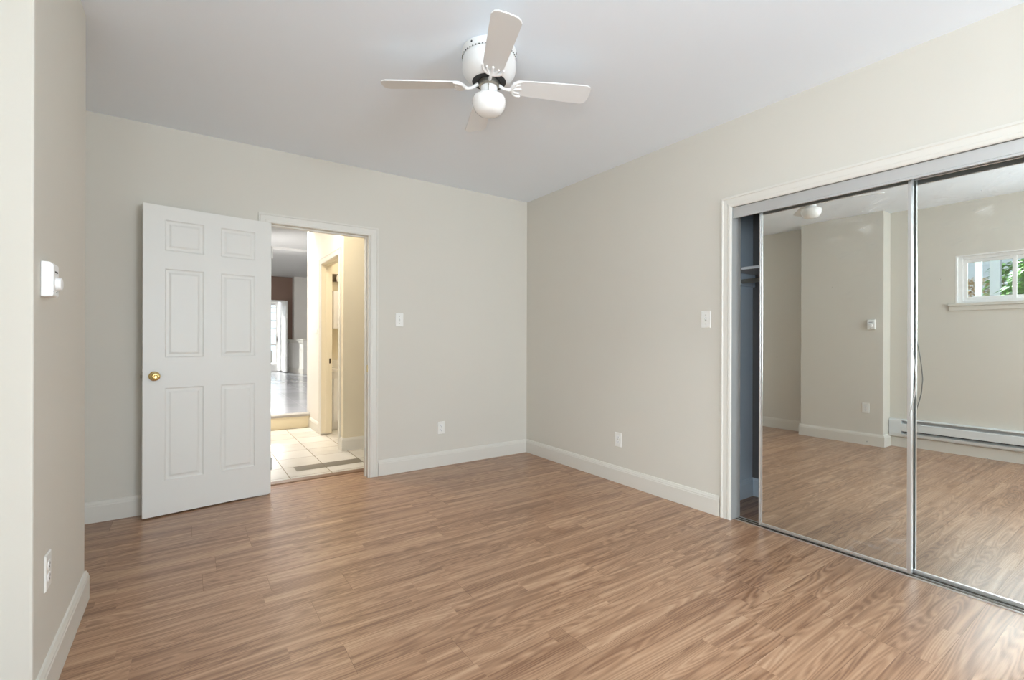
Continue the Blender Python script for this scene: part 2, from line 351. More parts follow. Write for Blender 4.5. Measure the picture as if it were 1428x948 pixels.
# baseboards: stepped and rounded top
BB = [(0, 0), (0.015, 0), (0.015, 0.102), (0.0125, 0.107), (0.0125, 0.114), (0.009, 0.121), (0.006, 0.130), (0, 0.133)]
def bb(name, path, label, z0=0.0):
    bm = bmesh.new(); sweep(bm, path, BB, XY(z0)); return struct(obj(name, bm, M_TRIM), label, 'baseboard')
bb('baseboard_north', [(XE-0.0005, YN), (DX1+0.086, YN)], 'cream baseboard between the doorway and the room corner')
bb('baseboard_northwest', [(DX0-0.070, YN), (XW+0.015, YN)], 'cream baseboard on the wall behind the open door')
bb('baseboard_east', [(XE, CY1+0.078), (XE, YN-0.015)], 'cream baseboard between the room corner and the closet')
bb('baseboard_west', [(XW, YN), (XW, BY1), (XB, BY1), (XB, BY0), (XW, BY0), (XW, YS)], 'cream baseboard wrapping the projecting wall section')
bb('baseboard_south', [(XW+0.015, YS), (XE-0.015, YS)], 'cream baseboard under the added broad window behind the viewer')

# door casing and jamb: profile across 70 mm with ogee steps
CAS = [(0, 0), (0.070, 0), (0.070, 0.016), (0.058, 0.018), (0.053, 0.014), (0.024, 0.012), (0.019, 0.014), (0.006, 0.012), (0, 0.008)]
bm = bmesh.new()
sweep(bm, [(DX0-0.004, 0.0), (DX0-0.004, DTOP), (DX1+0.012, DTOP), (DX1+0.012, 0.0)], CAS, lambda x, z, h: (x, YN-h, z))
t1 = struct(obj('trim_1', bm, M_TRIM), 'cream moulded casing around the bedroom doorway', 'door casing')
bm = bmesh.new()
box(bm, DX0-0.02, DX0, YN-0.001, YN+TW+0.001, 0, DTOP+0.02); box(bm, DX1, DX1+0.02, YN-0.001, YN+TW+0.001, 0, DTOP+0.02); box(bm, DX0, DX1, YN-0.001, YN+TW+0.001, DTOP, DTOP+0.02)
box(bm, DX1-0.011, DX1, YN+0.042, YN+0.078, 0, DTOP); box(bm, DX0, DX0+0.011, YN+0.042, YN+0.078, 0, DTOP); box(bm, DX0+0.011, DX1-0.011, YN+0.042, YN+0.078, DTOP-0.011, DTOP)
obj('jamb', bm, M_TRIM, t1)
bm = bmesh.new(); box(bm, DX1-0.0015, DX1+0.001, YN+0.008, YN+0.034, 0.885, 0.945)
obj('strike_plate', bm, M_BRASS, t1)

# closet casing and jambs
bm = bmesh.new()
sweep(bm, [(CY1, 0.0), (CY1, CTOP), (CY0, CTOP), (CY0, 0.0)], [(-o, h) for o, h in CAS][::-1], lambda y, z, h: (XE-h, y, z))
t2 = struct(obj('trim_2', bm, M_TRIM), 'cream moulded casing around the mirrored closet', 'door casing')
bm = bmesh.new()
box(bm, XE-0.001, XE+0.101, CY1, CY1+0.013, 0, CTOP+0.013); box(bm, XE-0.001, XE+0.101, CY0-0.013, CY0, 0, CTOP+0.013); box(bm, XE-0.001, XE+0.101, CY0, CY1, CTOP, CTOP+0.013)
obj('jamb', bm, M_JAMB, t2)['label'] = 'grey closet jamb'

# closet shell
CXB, CYN = 3.500, 1.895
bm = bmesh.new(); box(bm, XE+0.10, CXB, CYN, CYN+0.06, 0, H); box(bm, XE+0.10, XE+0.108, CY1+0.013, CYN, 0, H); box(bm, XE+0.10, CXB, 0.0, 0.06, 0, H)
struct(obj('wall_closet_side', bm, M_CLOSET), 'slate blue side wall inside the dim closet', 'wall')
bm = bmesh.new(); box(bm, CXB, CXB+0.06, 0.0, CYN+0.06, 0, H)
struct(obj('wall_closet_back', bm, M_CLOSETB), 'closet back wall coloured dark for shade behind the mirrored doors', 'wall')
bm = bmesh.new(); sweep(bm, [(CXB, 0.07), (CXB, CYN), (XE+0.11, CYN)], BB, XY())
struct(obj('baseboard_closet', bm, M_CLOSET), 'slate blue baseboard along the closet side wall', 'baseboard')
sh = thing('closet_shelf', 'white closet shelf glimpsed through the gap beside the mirrored door', 'shelf', (3.3, CYN, 1.65))
bm = bmesh.new(); box(bm, -0.14, 0.198, -1.83, -0.001, 0, 0.019); obj('shelf_board', bm, M_SHELF, sh, bevel=0.002)
bm = bmesh.new(); box(bm, -0.12, 0.198, -0.020, -0.001, -0.09, 0); obj('cleat', bm, M_CLOSET, sh, bevel=0.002)
bm = bmesh.new(); tube(bm, [(0.02, -1.83, -0.06), (0.02, -0.015, -0.06)], 0.016, 16); obj('hanging_rod', bm, M_STEEL, sh, smooth=True)

# closet door fascia and floor track
fa = bmesh.new()
prism(fa, [(XE+0.006, CTOP-0.001), (XE+0.008, 1.963), (XE+0.004, 1.961), (XE+0.004, 1.950), (XE+0.016, 1.950), (XE+0.018, CTOP-0.001)], lambda x, z, h: (x, h, z), CY0+0.001, CY1-0.001)
box(fa, XE+0.018, XE+0.095, CY0+0.001, CY1-0.001, CTOP-0.012, CTOP-0.001)
box(fa, XE+0.058, XE+0.061, CY0+0.001, CY1-0.001, 1.985, CTOP-0.012)
tag(obj('door_track_fascia', fa, M_ALUP, bevel=0.0015), 'satin aluminium fascia hiding the rollers above the mirrored closet doors', 'track')
bt = bmesh.new(); y0, y1 = CY0+0.001, CY1-0.001
for xx in (2.926, 2.959, 2.990): box(bt, xx, xx+0.002, y0, y1, 0.0005, 0.007)
trk = obj('door_floor_track', bt, M_ALU)
bxo('channel_bed', (2.9285, 2.990, y0, y1, 0.0005, 0.0025), M_BRONZE, trk)  # dark bed colour stands for shadow and dirt in the channel
tag(trk, 'double channel aluminium floor track under the mirrored closet doors', 'track')

def slider(name, label, xm, ya, yb, z0=0.013, z1=1.978):
    t = thing(name, label, 'sliding door', (xm, (ya+yb)/2, z0)); w = (yb-ya)/2; hh = z1-z0
    bm = bmesh.new(); box(bm, 0.0, 0.004, -w+0.008, w-0.008, 0.012, hh-0.012); obj('mirror_glass', bm, M_MIRROR, t)
    bm = bmesh.new(); box(bm, 0.0045, 0.010, -w+0.008, w-0.008, 0.012, hh-0.012); obj('backing', bm, M_DARK, t)
    for s in (-1, 1):
        bm = bmesh.new(); a = s*w; b = s*(w-0.019)
        pts = [(-0.004, a), (-0.009, a-s*0.003), (-0.009, a-s*0.009), (-0.004, a-s*0.0105), (-0.004, b), (0.014, b), (0.014, a)]
        prism(bm, pts, lambda x, y, h: (x, y, h), 0, hh); obj('stile', bm, M_ALU, t)
    bm = bmesh.new(); box(bm, -0.005, 0.012, -w+0.019, w-0.019, 0.0, 0.016); obj('bottom_rail', bm, M_ALU, t, bevel=0.002)
    bm = bmesh.new(); box(bm, -0.005, 0.012, -w+0.019, w-0.019, hh-0.020, hh); obj('top_rail', bm, M_ALU, t, bevel=0.002)
    return t
s1 = slider('sliding_mirror_door', 'front mirrored sliding closet door, standing slightly open beside the cream jamb', XM, 0.796, 1.552)
bm = bmesh.new()   # pulled-loose edge strip hanging off the front door's stile
tube(bm, [(-0.010, -0.375, 1.170-0.013), (-0.013, -0.382, 1.12-0.013), (-0.016, -0.392, 1.04-0.013), (-0.018, -0.397, 0.97-0.013), (-0.017, -0.392, 0.90-0.013), (-0.012, -0.380, 0.84-0.013), (-0.010, -0.369, 0.79-0.013)], 0.0022, 8)
obj('loose_edge_strip', bm, M_STRIP, s1, smooth=True)
slider('sliding_mirror_door', 'rear mirrored sliding closet door reflecting the small high window', XM+0.032, CY0+0.165, 1.088)

# ------------------------------------------------------------------ the open six-panel door
DA, DB = Vector((-0.2395, 3.8070)), Vector((0.5110, 3.9306))
dv = (DB-DA).normalized(); ang = math.atan2(dv.y, dv.x); DW = (DB-DA).length; DH = 2.020; DT = 0.035
door = thing('door_1', 'white six-panel door standing open against the wall', 'door', (DA.x, DA.y, 0.010), kind='structure', rot=(0, 0, ang))
def door_leaf():
    """local: x along the leaf from the free edge, y thickness (0 = face seen), z up; raised panels on both faces"""
    bm = bmesh.new(); cols = [(0.115, 0.331), (0.433, 0.651)]; rows = [(0.222, 0.828), (1.028, 1.610), (1.728, 1.930)]
    xs = sorted({0.0, DW, *[c for p in cols for c in p]}); zs = sorted({0.0, DH, *[c for p in rows for c in p]})
    for face in (0, 1):
        yy = lambda d: d if face == 0 else DT - d
        g = {(x, z): bm.verts.new((x, yy(0), z)) for x in xs for z in zs}
        for i in range(len(xs)-1):
            for k in range(len(zs)-1):
                q = [g[(xs[i], zs[k])], g[(xs[i+1], zs[k])], g[(xs[i+1], zs[k+1])], g[(xs[i], zs[k+1])]]
                if (xs[i], xs[i+1]) in cols and (zs[k], zs[k+1]) in rows:
                    prev = q; a, b, c, d = xs[i], xs[i+1], zs[k], zs[k+1]
                    for ins, dep in ((0.003, 0.004), (0.009, 0.0065), (0.020, 0.0065), (0.024, 0.0058), (0.033, 0.0020), (0.036, 0.0015)):
                        r = [bm.verts.new(p) for p in ((a+ins, yy(dep), c+ins), (b-ins, yy(dep), c+ins), (b-ins, yy(dep), d-ins), (a+ins, yy(dep), d-ins))]
                        for j in range(4): bm.faces.new((prev[j], prev[(j+1)%4], r[(j+1)%4], r[j]))
                        prev = r
                    bm.faces.new(prev)
                else: bm.faces.new(q)
    for (xa, za, xb, zb) in ((0, 0, DW, 0), (DW, 0, DW, DH), (DW, DH, 0, DH), (0, DH, 0, 0)):
        bm.faces.new([bm.verts.new(p) for p in ((xa, 0, za), (xb, 0, zb), (xb, DT, zb), (xa, DT, za))])
    bmesh.ops.remove_doubles(bm, verts=bm.verts[:], dist=1e-5)
    return bm
obj('door_leaf', door_leaf(), M_DOOR, door)
def knob(sign):
    bm = bmesh.new(); y0 = 0.0 if sign < 0 else DT
    f = lambda x, y, z: (0.060+x, y0 + sign*z, 0.909+y)
    lathe(bm, [(0.031, 0.0), (0.031, 0.003), (0.026, 0.007), (0.014, 0.010), (0.011, 0.016), (0.011, 0.026), (0.018, 0.030), (0.0245, 0.036), (0.0265, 0.044), (0.0255, 0.051), (0.020, 0.0555), (0.012, 0.0565), (0.010, 0.0550), (0.003, 0.0550)], seg=36, to3=f)
    k = obj('door_knob', bm, M_BRASS, door, smooth=True); k['label'] = 'round polished brass knob'
    return k
knob(-1); knob(1)
bm = bmesh.new(); prism(bm, [(0, 0.010), (0, 0.026), (-0.011, 0.024), (-0.011, 0.020)], lambda x, y, h: (x, y, h), 0.898, 0.920)
box(bm, -0.0008, 0.001, 0.006, 0.030, 0.880, 0.938); obj('latch_bolt', bm, M_STEEL, door)
for hz in (0.22, 1.02, 1.80):
    bm = bmesh.new(); tube(bm, [(DW+0.004, -0.004, hz-0.045), (DW+0.004, -0.004, hz+0.045)], 0.006, 10); box(bm, DW-0.03, DW+0.0008, 0.0005, 0.002, hz-0.044, hz+0.044)
    obj('hinge', bm, M_DOOR, door, smooth=True)

# ------------------------------------------------------------------ ceiling fan
FX, FY = 1.225, 1.990
fan = thing('ceiling_fan', 'white four-blade ceiling fan with an opal globe light', 'ceiling fan', (FX, FY, H))
bm = bmesh.new(); lathe(bm, [(0.128, 0.0), (0.134, -0.004), (0.134, -0.036), (0.131, -0.040)], seg=56); obj('mounting_collar', bm, M_FANW, fan, smooth=True)
bm = bmesh.new(); lathe(bm, [(0.128, -0.040), (0.131, -0.046), (0.133, -0.060), (0.133, -0.094), (0.128, -0.112), (0.114, -0.132), (0.098, -0.146), (0.086, -0.152)], seg=56); obj('motor_housing', bm, M_FANW, fan, smooth=True)
bm = bmesh.new()
for k in range(48):
    a = 2*math.pi*k/48; c, s = math.cos(a), math.sin(a)
    vs = []
    for (da, dz) in ((-0.0028, -0.0018), (0.0028, -0.0018), (0.0028, 0.0018), (-0.0028, 0.0018)):
        vs.append((0.1346*c - da*s, 0.1346*s + da*c, -0.0395 + dz)); 
    inner = [bm.verts.new((x*0.97, y*0.97, z)) for x, y, z in vs]; outer = [bm.verts.new(v) for v in vs]
    bm.faces.new(outer); bm.faces.new(inner[::-1])
    for j in range(4): bm.faces.new((inner[j], inner[(j+1)%4], outer[(j+1)%4], outer[j]))
for a in (200, 260, 320, 20):
    A = math.radians(a); f = lambda x, y, z, A=A: ((0.1335+z)*math.cos(A) - x*math.sin(A), (0.1335+z)*math.sin(A) + x*math.cos(A), -0.018+y)
    lathe(bm, [(0.005, 0), (0.005, 0.002), (0.002, 0.003)], seg=10, to3=f)
obj('vent_slots', bm, M_DARK, fan)
bm = bmesh.new(); lathe(bm, [(0.084, -0.1525), (0.078, -0.154), (0.058, -0.154), (0.050, -0.150)], seg=40); obj('rotor_gap', bm, M_DARK, fan)
bm = bmesh.new(); lathe(bm, [(0.050, -0.150), (0.050, -0.174), (0.046, -0.178), (0.036, -0.180)], seg=40); obj('flywheel', bm, M_STEEL, fan, smooth=True)
bm = bmesh.new(); lathe(bm, [(0.036, -0.176), (0.041, -0.178), (0.041, -0.214), (0.045, -0.217), (0.046, -0.222), (0.043, -0.226)], seg=40); obj('switch_housing', bm, M_FANW, fan, smooth=True)
bm = bmesh.new(); lathe(bm, [(0.043, -0.221), (0.054, -0.2225), (0.070, -0.226), (0.079, -0.233), (0.083, -0.245), (0.083, -0.258), (0.079, -0.275), (0.070, -0.293), (0.057, -0.307), (0.039, -0.315), (0.010, -0.318)], seg=56); obj('lamp_shade', bm, M_OPAL, fan, smooth=True)
bm = bmesh.new(); A = math.radians(235); c, s = math.cos(A), math.sin(A)
for k in range(14):
    r = bmesh.ops.create_uvsphere(bm, u_segments=8, v_segments=6, radius=0.0019)
    bmesh.ops.translate(bm, verts=r['verts'], vec=(0.0455*c, 0.0455*s, -0.186-k*0.0036))
tube(bm, [(0.036*c, 0.036*s, -0.185), (0.0455*c, 0.0455*s, -0.185)], 0.0035, 8)
obj('pull_chain', bm, M_STEEL, fan)
def blade_bm():
    bm = bmesh.new(); th = 0.006
    out = [(0.130, -0.038), (0.147, -0.049), (0.30, -0.056), (0.44, -0.062), (0.494, -0.064), (0.512, -0.055), (0.521, -0.040), (0.523, 0.0), (0.521, 0.040), (0.512, 0.055), (0.494, 0.064), (0.44, 0.062), (0.30, 0.056), (0.147, 0.049), (0.130, 0.038)]
    prism(bm, out, lambda x, y, h: (x, y, h), -th/2, th/2)
    bmesh.ops.bevel(bm, geom=[e for e in bm.edges if abs((e.verts[0].co-e.verts[1].co).z) < 1e-6], offset=0.0015, segments=2, affect='EDGES')
    return bm
def bracket_bm():
    bm = bmesh.new()
    tube(bm, [(0.048, 0, 0.004), (0.062, 0, -0.003), (0.080, 0, -0.014), (0.100, 0, -0.017), (0.120, 0, -0.010)], [0.009, 0.008, 0.0075, 0.008, 0.0095], 12)
    for s in (-1, 1):
        tube(bm, [(0.117, 0, -0.0105), (0.120, s*0.018, -0.010), (0.129, s*0.036, -0.0085), (0.146, s*0.048, -0.0075), (0.168, s*0.051, -0.0065)], [0.0100, 0.0090, 0.0085, 0.007, 0.0045], 10)
        tube(bm, [(0.124, s*0.010, -0.010), (0.140, s*0.025, -0.0085), (0.160, s*0.029, -0.007)], [0.007, 0.006, 0.004], 10)
    tube(bm, [(0.120, 0, -0.0105), (0.142, 0, -0.008), (0.165, 0, -0.0065)], [0.009, 0.007, 0.0045], 10)
    for p in ((0.163, 0), (0.155, 0.049), (0.155, -0.049)):
        r = bmesh.ops.create_uvsphere(bm, u_segments=10, v_segments=6, radius=0.0065); bmesh.ops.translate(bm, verts=r['verts'], vec=(p[0], p[1], -0.0065))
    return bm
b0 = obj('blade', blade_bm(), M_BLADE, fan); k0 = obj('blade_bracket', bracket_bm(), M_FANW, b0, smooth=True)
for i, a in enumerate((-24, 67, 146, 247)):
    if i == 0: b = b0
    else:
        b = b0.copy(); COL.objects.link(b); b.parent = fan
        k = k0.copy(); COL.objects.link(k); k.parent = b
    b.location = (-0.006, 0, -0.168); b.rotation_euler = Matrix.Rotation(math.radians(a), 3, 'Z').to_quaternion().to_euler()
    b.rotation_mode = 'QUATERNION'
    b.rotation_quaternion = (Matrix.Rotation(math.radians(a), 3, 'Z') @ Matrix.Rotation(math.radians(-12), 3, 'X')).to_quaternion()

# ------------------------------------------------------------------ wall plates (local frame: x across, z up, -y out of the wall)
def plate_base(bm, w=0.070, h=0.115, d=0.006):
    c = [(-w/2, -h/2), (w/2, -h/2), (w/2, h/2), (-w/2, h/2)]
    a = [bm.verts.new((x, -0.0005, z)) for x, z in c]; b = [bm.verts.new((x, -d*0.5, z)) for x, z in c]; e = [bm.verts.new((x*0.92, -d, z*0.95)) for x, z in c]
    bm.faces.new(a); bm.faces.new(e)
    for p, q in ((a, b), (b, e)):
        for i in range(4): bm.faces.new((p[i], p[(i+1)%4], q[(i+1)%4], q[i]))
def mk_outlet(label, loc, rz):
    t = thing('wall_outlet', label, 'outlet', loc, 'duplex outlets on the bedroom walls', rot=(0, 0, rz))
    bm = bmesh.new(); plate_base(bm); obj('cover_plate', bm, M_PLATE, t)
    for z in (0.0195, -0.0195):
        bm = bmesh.new(); pts = [(0.0165*math.cos(q), max(-0.0125, min(0.0125, 0.0165*math.sin(q)))) for q in [2*math.pi*k/28 for k in range(28)]]
        prism(bm, pts, lambda x, y, h, z=z: (x, -h, z+y), 0.0055, 0.0078); r = obj('receptacle', bm, M_WHITE, t)
        bm = bmesh.new()
        box(bm, -0.0075, -0.0055, -0.0082, -0.007, z-0.002, z+0.007); box(bm, 0.0055, 0.0075, -0.0082, -0.007, z-0.001, z+0.006)
        lathe(bm, [(0.0026, 0), (0.0026, 0.001)], seg=10, to3=lambda x, y, h, z=z: (x, -0.0072-h, z-0.0075+y)); obj('slots', bm, M_DARK, r)
    bm = bmesh.new(); lathe(bm, [(0.003, 0), (0.003, 0.0012), (0.001, 0.0018)], seg=12, to3=lambda x, y, h: (x, -0.006-h, y)); obj('screw', bm, M_STEEL, t)
    return t
def mk_switch(label, loc, rz, group='toggle light switches on the walls'):
    t = thing('light_switch', label, 'light switch', loc, group, rot=(0, 0, rz))
    bm = bmesh.new(); plate_base(bm); obj('cover_plate', bm, M_PLATE, t)
    bm = bmesh.new(); box(bm, -0.0055, 0.0055, -0.0066, -0.0055, -0.013, 0.013); obj('toggle_slot', bm, M_STEEL, t)
    bm = bmesh.new(); prism(bm, [(-0.005, -0.008), (-0.005, 0.004), (-0.016, 0.012), (-0.018, 0.006)], lambda y, z, h: (h, y, z), -0.004, 0.004); obj('toggle', bm, M_WHITE, t)
    for z in (0.030, -0.030):
        bm = bmesh.new(); lathe(bm, [(0.003, 0), (0.003, 0.0012), (0.001, 0.0018)], seg=12, to3=lambda x, y, h, z=z: (x, -0.006-h, z+y)); obj('screw', bm, M_STEEL, t)
    return t
mk_switch('white toggle switch on the wall just past the doorway casing', (1.518, YN, 1.332), 0)
mk_outlet('white outlet low on the doorway wall near the room corner', (1.922, YN, 0.350), 0)
mk_switch('white toggle switch beside the mirrored closet casing', (XE, 1.890, 1.304), -math.pi/2)
mk_outlet('white outlet low on the wall between corner and closet', (XE, 2.680, 0.350), -math.pi/2)
mk_outlet('white outlet low on the projecting wall beside the camera', (XB, 2.105, 0.410), math.pi/2)

th = thing('thermostat', 'white dial thermostat on the projecting wall beside the camera', 'thermostat', (XB, 2.050, 1.345), rot=(0, 0, math.pi/2))
bm = bmesh.new(); prism(bm, [(0.0, -0.055), (-0.026, -0.053), (-0.030, -0.050), (-0.030, 0.046), (-0.022, 0.054), (0.0, 0.055)], lambda y, z, h: (h, y-0.0005, z), -0.036, 0.036)
obj('body', bm, M_WHITE, th, bevel=0.003, seg=3)
bm = bmesh.new(); lathe(bm, [(0.021, 0), (0.0205, 0.006), (0.019, 0.013), (0.014, 0.0145)], seg=32, to3=lambda x, y, h: (x+0.004, -0.030-h, y-0.012)); obj('dial', bm, M_WHITE, th, smooth=True)
for nm, b in (('scale_window', (-0.016, 0.02, -0.0312, -0.030, 0.022, 0.027)), ('cover_notch', (-0.034, -0.031, -0.0312, -0.028, -0.040, -0.036)), ('dial_pointer', (0.0, 0.008, -0.0312, -0.030, -0.041, -0.038))): bxo(nm, b, M_DARK, th)

# ------------------------------------------------------------------ electric baseboard heater (west wall, seen in the mirrors)
ht = thing('baseboard_heater', 'long white electric baseboard heater under the small window', 'heater', (XW, BY0-0.008, 0.118))
HL = 2.05
bm = bmesh.new(); prism(bm, [(0.0005, 0.0), (0.050, 0.0), (0.058, 0.012), (0.066, 0.040), (0.066, 0.172), (0.060, 0.186), (0.0005, 0.190)], lambda x, z, h: (x, -h, z), 0, 0.11); obj('end_section', bm, M_HEAT, ht, bevel=0.002)
bm = bmesh.new(); prism(bm, [(0.0005, 0.0), (0.050, 0.0), (0.058, 0.012), (0.066, 0.040), (0.066, 0.172), (0.060, 0.186), (0.0005, 0.190)], lambda x, z, h: (x, -h, z), HL-0.08, HL); obj('end_section', bm, M_HEAT, ht, bevel=0.002)
bm = bmesh.new(); box(bm, 0.0005, 0.006, -HL+0.08, -0.11, 0.0, 0.190); obj('back_plate', bm, M_HEAT, ht)
bm = bmesh.new(); prism(bm, [(0.058, 0.062), (0.066, 0.064), (0.066, 0.140), (0.058, 0.146)], lambda x, z, h: (x, -h, z), 0.11, HL-0.08); obj('front_cover', bm, M_HEAT, ht)
bm = bmesh.new(); prism(bm, [(0.006, 0.178), (0.058, 0.174), (0.060, 0.182), (0.006, 0.190)], lambda x, z, h: (x, -h, z), 0.11, HL-0.08); obj('top_lip', bm, M_HEAT, ht)
bm = bmesh.new(); prism(bm, [(0.006, 0.0), (0.050, 0.0), (0.058, 0.010), (0.064, 0.034), (0.060, 0.034), (0.048, 0.006), (0.006, 0.006)], lambda x, z, h: (x, -h, z), 0.11, HL-0.08); obj('bottom_lip', bm, M_HEAT, ht)
bm = bmesh.new(); box(bm, 0.012, 0.044, -HL+0.10, -0.12, 0.05, 0.14); obj('heating_fins', bm, M_DARK, ht)

# ------------------------------------------------------------------ high west window, seen in the mirrors
w1 = thing('window_1', 'small high white sliding window reflected in the mirrored door', 'window', (XW, WY1, WZ0), kind='structure')
wl, wh = WY1-WY0, WZ1-WZ0
bm = bmesh.new(); xi, xo = -0.030, -0.100
for (a, b, c, d) in ((0.0, 0.050, 0, wh), (wl-0.050, wl, 0, wh), (0.05, wl-0.05, 0, 0.035), (0.05, wl-0.05, wh-0.045, wh)): box(bm, xo, xi, -b, -a, c, d)
obj('window_frame', bm, M_WHITE, w1, bevel=0.003)
bm = bmesh.new()
for (a, b, c, d) in ((0.0, 0.012, 0, wh), (wl-0.012, wl, 0, wh), (0.012, wl-0.012, 0, 0.010), (0.012, wl-0.012, wh-0.012, wh)): box(bm, xi, 0.002, -b, -a, c, d)
obj('window_return', bm, M_WHITE, w1)
for i, (a, b, xx) in enumerate(((0.050, 0.430, -0.060), (0.395, wl-0.050, -0.088))):
    bm = bmesh.new(); f = 0.030
    for (p, q, c, d) in ((a, a+f, 0.035, wh-0.045), (b-f, b, 0.035, wh-0.045), (a+f, b-f, 0.035, 0.035+f), (a+f, b-f, wh-0.045-f, wh-0.045)): box(bm, xx-0.012, xx+0.012, -q, -p, c, d)
    s = obj('sash', bm, M_WHITE, w1, bevel=0.003)
    bm = bmesh.new(); box(bm, xx-0.002, xx+0.002, -(b-f), -(a+f), 0.035+f, wh-0.045-f); obj('pane', bm, M_GLASS, s)
bm = bmesh.new(); box(bm, 0.0005, 0.030, -(wl+0.055), 0.055, -0.028, 0.0); box(bm, 0.0005, 0.016, -(wl+0.05), 0.05, -0.076, -0.028)
o = obj('window_sill', bm, M_WALL, w1, bevel=0.004)

# added south window frame for the fill light, unseen behind the viewer
w2 = thing('added_window_south', 'added broad white window, unseen in the wall behind the viewer', 'window', (SX0, YS-0.06, SZ0), kind='structure')
bm = bmesh.new(); sw, shh = SX1-SX0, SZ1-SZ0
for (a, b, c, d) in ((0, 0.05, 0, shh), (sw-0.05, sw, 0, shh), (0.05, sw-0.05, 0, 0.05), (0.05, sw-0.05, shh-0.05, shh), (sw/2-0.03, sw/2+0.03, 0.05, shh-0.05)): box(bm, a, b, -0.03, 0.03, c, d)
obj('window_frame', bm, M_WHITE, w2, bevel=0.004)

w3 = thing('added_window_west', 'added larger white window, unseen, further along the wall of the small window', 'window', (XW-0.07, VY0, VZ0), kind='structure')  # window added to go with the west fill light
bm = bmesh.new(); sw, shh = VY1-VY0, VZ1-VZ0
for (a, b, c, d) in ((0, 0.05, 0, shh), (sw-0.05, sw, 0, shh), (0.05, sw-0.05, 0, 0.05), (0.05, sw-0.05, shh-0.05, shh), (sw/2-0.03, sw/2+0.03, 0.05, shh-0.05)): box(bm, -0.03, 0.03, a, b, c, d)
obj('window_frame', bm, M_WHITE, w3, bevel=0.004)

# ------------------------------------------------------------------ hall beyond the doorway
def tiles(name, x0, x1, y0, y1, px, py, ox, oy, z, material, label, diag=False, special=None):
    bm = bmesh.new(); col = bm.loops.layers.color.new('tone'); rnd = random.Random(5); g = 0.0035
    xs = [x0] + [v for v in (ox + px*k for k in range(-60, 61)) if x0+0.01 < v < x1-0.01] + [x1]
    ys = [y0] + [v for v in (oy + py*k for k in range(-60, 61)) if y0+0.01 < v < y1-0.01] + [y1]
    for a, b in zip(xs, xs[1:]):
        for c, d in zip(ys, ys[1:]):
            f = bm.faces.new([bm.verts.new(p) for p in ((a+g, c+g, z), (b-g, c+g, z), (b-g, d-g, z), (a+g, d-g, z))])
            t = rnd.uniform(0.3, 1.0)
            for l in f.loops: l[col] = (t, t, t, 1)
    o = struct(obj(name, bm, material), label, 'floor'); return o
fh = tiles('floor_hall', 0.30, 3.30, 4.205, 6.60, 0.33, 0.33, 1.026, 4.600, 0.012, M_TILE, 'bright beige tile floor of the hall beyond the doorway')
bxo('floor_hall_grout', (0.30, 3.30, 4.205, 6.60, -0.06, 0.0105), mat('beige_grout', (0.20, 0.16, 0.11), 0.8, var=0.1), fh)
bm = bmesh.new(); col = bm.loops.layers.color.new('tone')
for (a, b) in ((0.78, 1.023), (1.029, 1.352)):
    f = bm.faces.new([bm.verts.new(p) for p in ((a, 4.430, 0.0128), (b, 4.430, 0.0128), (b, 4.594, 0.0128), (a, 4.594, 0.0128))])
    for l in f.loops: l[col] = (0.5, 0.5, 0.5, 1)
obj('floor_hall_grey_tile', bm, M_TILEG, fh)
bm = bmesh.new(); prism(bm, [(4.150, -0.01), (4.150, 0.003), (4.158, 0.009), (4.19, 0.016), (4.215, 0.014), (4.215, -0.01)], lambda y, z, h: (h, y, z), DX0-0.02, DX1+0.05)
struct(obj('trim_3', bm, M_THRESH), 'brown threshold strip between laminate and hall tiles', 'threshold')
# hall shell
HZ = 2.75
bm = bmesh.new(); box(bm, 0.20, 0.30, YN+TW, 6.8, 0, HZ); struct(obj('wall_hall_west', bm, M_HALL), 'pale hall wall hidden behind the open door', 'wall')
BYa, BYb, BTOP, HX = 5.150, 5.950, 2.06, 1.318
bm = bmesh.new()
box(bm, HX, HX+0.12, 5.085, BYa-0.02, 0, HZ); box(bm, HX, HX+0.12, BYb+0.02, 6.78, 0, 3.05); box(bm, HX, HX+0.12, BYa-0.02, BYb+0.02, BTOP+0.02, HZ)
struct(obj('wall_hall_east', bm, M_HALL), 'pale hall wall with the bathroom doorway', 'wall')
bm = bmesh.new(); box(bm, HX, 3.3, 4.985, 5.085, 0, HZ)
struct(obj('wall_hall_return', bm, M_HALLY), 'cream hall wall facing the bedroom doorway', 'wall')
bm = bmesh.new(); box(bm, 3.2, 3.3, YN+TW, 6.78, 0, HZ); struct(obj('wall_hall_end', bm, M_HALLY), 'cream wall closing the side hall', 'wall')
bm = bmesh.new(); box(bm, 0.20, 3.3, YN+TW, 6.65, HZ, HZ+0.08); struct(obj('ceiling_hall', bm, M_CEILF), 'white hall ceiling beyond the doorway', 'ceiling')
bm = bmesh.new(); sweep(bm, [(HX, 6.60), (HX, BYb+0.075)], [(o, h) for o, h in BB], XY(0.012)); sweep(bm, [(HX, BYa-0.075), (HX, 4.985), (3.19, 4.985)], [(-o, h) for o, h in BB][::-1], XY(0.012))
bm2 = bmesh.new(); sweep(bm2, [(3.19, 4.985), (HX, 4.985), (HX, BYa-0.075)], [(o, h) for o, h in BB], XY(0.012)); sweep(bm2, [(HX, BYb+0.075), (HX, 6.60)], BB, XY(0.012)); bm.free()
struct(obj('baseboard_hall', bm2, M_TRIM), 'cream baseboard along the hall walls', 'baseboard')
bm = bmesh.new()
sweep(bm, [(BYa, 0.012), (BYa, BTOP), (BYb, BTOP), (BYb, 0.012)], CAS, lambda y, z, h: (HX-h, y, z))
t4 = struct(obj('trim_4', bm, M_TRIM), 'cream casing around the bathroom doorway in the hall', 'door casing')
bm = bmesh.new()
